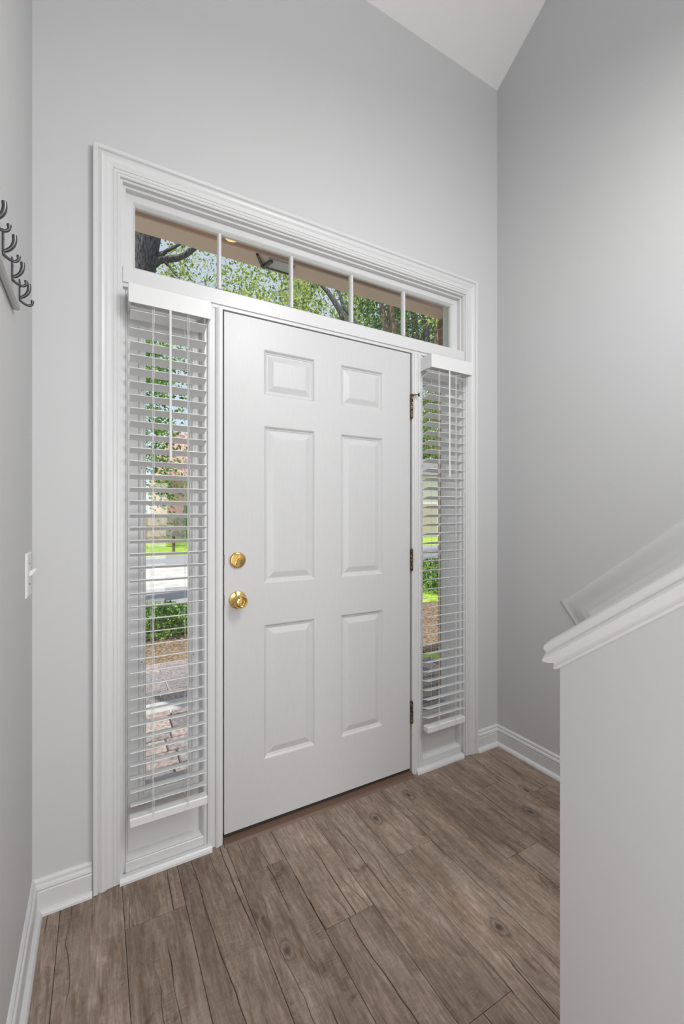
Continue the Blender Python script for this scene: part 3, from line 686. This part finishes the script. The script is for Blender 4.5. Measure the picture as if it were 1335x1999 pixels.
tree('rough brown trunk beside the brick porch wall, right end of the transom',
     [(gnd(915, t), .20), (at(895, 850, t), .13), (at(866, 720, t), .085), (at(856, 660, t), .07), (at(862, 620, t), .05), (at(872, 570, t), .04)], [],
     cl((845, 880), (560, 640), (6, 7), 8, .25, 51), 450, .03, M['leaf'], M['bark_brown'], 5)
# trees farther back, seen between the slats
t = 20
tree('leafy green tree across the street, left of the pink house',
     [(gnd(258, t), .25), (at(260, 900, t), .2), (at(270, 800, t), .15), (at(285, 720, t), .1)], [],
     cl((240, 345), (640, 970), (17, 24), 60, 1.2, 61)+cl((100, 260), (600, 950), (18, 26), 50, 1.6, 62), 9000, .10, M['leaf_dark'], M['bark_brown'], 6)
t = 44
tree('broad green tree behind the far houses, seen through the right blind',
     [(gnd(815, t), .3), (at(815, 880, t), .22), (at(818, 800, t), .15)], [],
     cl((740, 900), (780, 950), (42, 50), 60, 2.2, 71), 9000, .19, M['leaf_dark'], M['bark_brown'], 7)
tree('yellow-green tree beside the street, seen through the right blind',
     [(gnd(880, 15), .07), (at(876, 900, 15), .05), (at(866, 830, 15), .03)], [],
     cl((838, 856), (770, 880), (14, 16), 14, .5, 81), 2200, .05, M['leaf'], M['bark'], 8)
# hedges
def hedge(label, x0, x1, y0, y1, h, n, seed, size=.028):
    r = random.Random(seed); m_ = MB()
    for i in range(n):
        px_, py_ = r.uniform(x0, x1), r.uniform(y0, y1); top = h*(1-.25*abs(2*(py_-y0)/(y1-y0)-1)**2)*(1+.1*math.sin(px_*7))
        z = G0+.03+top*(1-r.random()**2.2*.95) ; a = Vector((r.uniform(-1, 1), r.uniform(-1, 1), r.uniform(-.2, 1))).normalized()
        u = a.orthogonal().normalized(); q = r.uniform(0, 2*PI); u = (u*math.cos(q)+a.cross(u)*math.sin(q)); v = a.cross(u); s = size*r.uniform(.6, 1.3); p = Vector((px_, py_, z))
        m_.add([p-u*s, p-v*s*.5, p+u*s, p+v*s*.5], [(0, 1, 2, 3)])
    o = m_.build('hedge', M['leaf_hedge'], fix=False); tag(o, label, 'hedge'); return o
hedge('low leafy green hedge beyond the walkway, seen through the left blind', -1.2, 2.6, 3.8, 4.7, .34, 15000, 5)
hedge('green hedge along the kerb, seen through the right blind', 5.0, 9.0, 4.6, 5.6, .55, 9000, 6, .04)
# front walk of stone slabs beyond the porch steps
wk = structure(MB().box(-.4, 1.6, 1.95, 3.0, G0-.08, G0+.032).build('walkway', M['mortar']))
yy = 1.97
while yy < 2.95:
    xx = -.4
    while xx < 1.55:
        wd = rng.choice((.32, .42, .5)); MB().cbox(xx+.008, min(xx+wd, 1.6)-.008, yy+.008, yy+.235, G0, G0+.046, .006).build('paver', M['paver'], wk); xx += wd
    yy += .245

# ------------------------------------------------------------------ houses
def panel_rows(m_, x0, x1, z0, z1, y, nx, nz):
    for i in range(nx):
        for j in range(nz):
            a = x0+(x1-x0)*i/nx+.05; b_ = x0+(x1-x0)*(i+1)/nx-.05; c = z0+(z1-z0)*j/nz+.04; d = z0+(z1-z0)*(j+1)/nz-.04
            m_.box(a, b_, y-.03, y, c, d)
HYF = 26.5
h1 = empty('house', (6.5, HYF, G0)); tag(h1, 'pink brick house with steep pink roof across the street', 'house')
def X_at(px, Y): p = at(px, 1007, 1); k = (Y-CAMP.y)/(p.y-CAMP.y); return CAMP.x+(p.x-CAMP.x)*k
def Z_at(px, py, Y): p = at(px, py, 1); k = (Y-CAMP.y)/(p.y-CAMP.y); return CAMP.z+(p.z-CAMP.z)*k
xa = X_at(327, HYF); ze = Z_at(327, 935, HYF)
MB().box(xa, xa+9, HYF, HYF+9, G0, ze).build('wall', M['pinkbrick'], h1)
xr = X_at(321, HYF); zr = Z_at(345, 832, HYF); xi = X_at(346, HYF)
MB().add([(xr, HYF-.4, ze), (xa+9.4, HYF-.4, ze), (xa+9.4, HYF+9.4, ze), (xr, HYF+9.4, ze), (xi, HYF+2, zr), (xa+8, HYF+2, zr), (xa+8, HYF+7, zr), (xi, HYF+7, zr)],
         [(0, 3, 2, 1), (0, 1, 5, 4), (1, 2, 6, 5), (2, 3, 7, 6), (3, 0, 4, 7), (4, 5, 6, 7)]).build('roof', M['pinkroof'], h1)
yg = HYF-1.2; xg = X_at(317, yg)
MB().box(xg-3.5, xg+6, yg, HYF, G0, Z_at(330, 1003, yg)).build('garage_wall', M['pinkbrick'], h1)
gd = MB().box(xg, xg+2.7, yg-.05, yg, G0, Z_at(330, 1010, yg)).build('garage_door', M['garage'], h1)
gm = MB(); panel_rows(gm, xg, xg+2.7, G0, Z_at(330, 1010, yg), yg-.05, 4, 4); gm.build('door_panels', M['garage'], gd)
for k in range(2):
    MB().box(xa+4+k*2, xa+5+k*2, HYF-.04, HYF, 1.2, 2.5).build('window', M['siding'], h1)
hedge('round yellow-green shrub in front of the pink house', X_at(361, 24), X_at(385, 24), 23.2, 24.6, 2.0, 5000, 9, .05)
h2 = empty('house', (22, 23, G0)); tag(h2, 'pale sided house with a grey roof, far off through the right blind', 'house')
MB().box(17, 29, 22, 30, G0, 4.1).build('wall', M['siding'], h2)
MB().add([(16.5, 21.5, 4.1), (29.5, 21.5, 4.1), (29.5, 30.5, 4.1), (16.5, 30.5, 4.1), (16.5, 26, 5.9), (29.5, 26, 5.9)], [(0, 3, 2, 1), (0, 1, 5, 4), (2, 3, 4, 5), (0, 4, 3), (1, 2, 5)]).build('roof', M['greyroof'], h2)
MB().box(18, 20.6, 21.95, 22, G0, 2.1).build('garage_door', M['garage'], h2)
for k in range(3): MB().box(22+k*2, 23+k*2, 21.95, 22, .9, 2.3).build('window', M['greyroof'], h2)
# letter box by the far kerb
lp = at(339, 1007, 17.5)
lb = empty('letter_box', (lp.x, lp.y, G0)); tag(lb, 'grey letter box on a post by the far kerb', 'letter box')
MB().box(lp.x-.05, lp.x+.05, lp.y-.05, lp.y+.05, G0, G0+.7).build('post', M['bark_brown'], lb)
MB().prism([(-.10, 0), (.10, 0), (.10, .14), (.07, .2), (0, .23), (-.07, .2), (-.10, .14)], lambda p, q, t: (lp.x+p, t, G0+.7+q), lp.y-.25, lp.y+.2).build('box', M['greyroof'], lb)
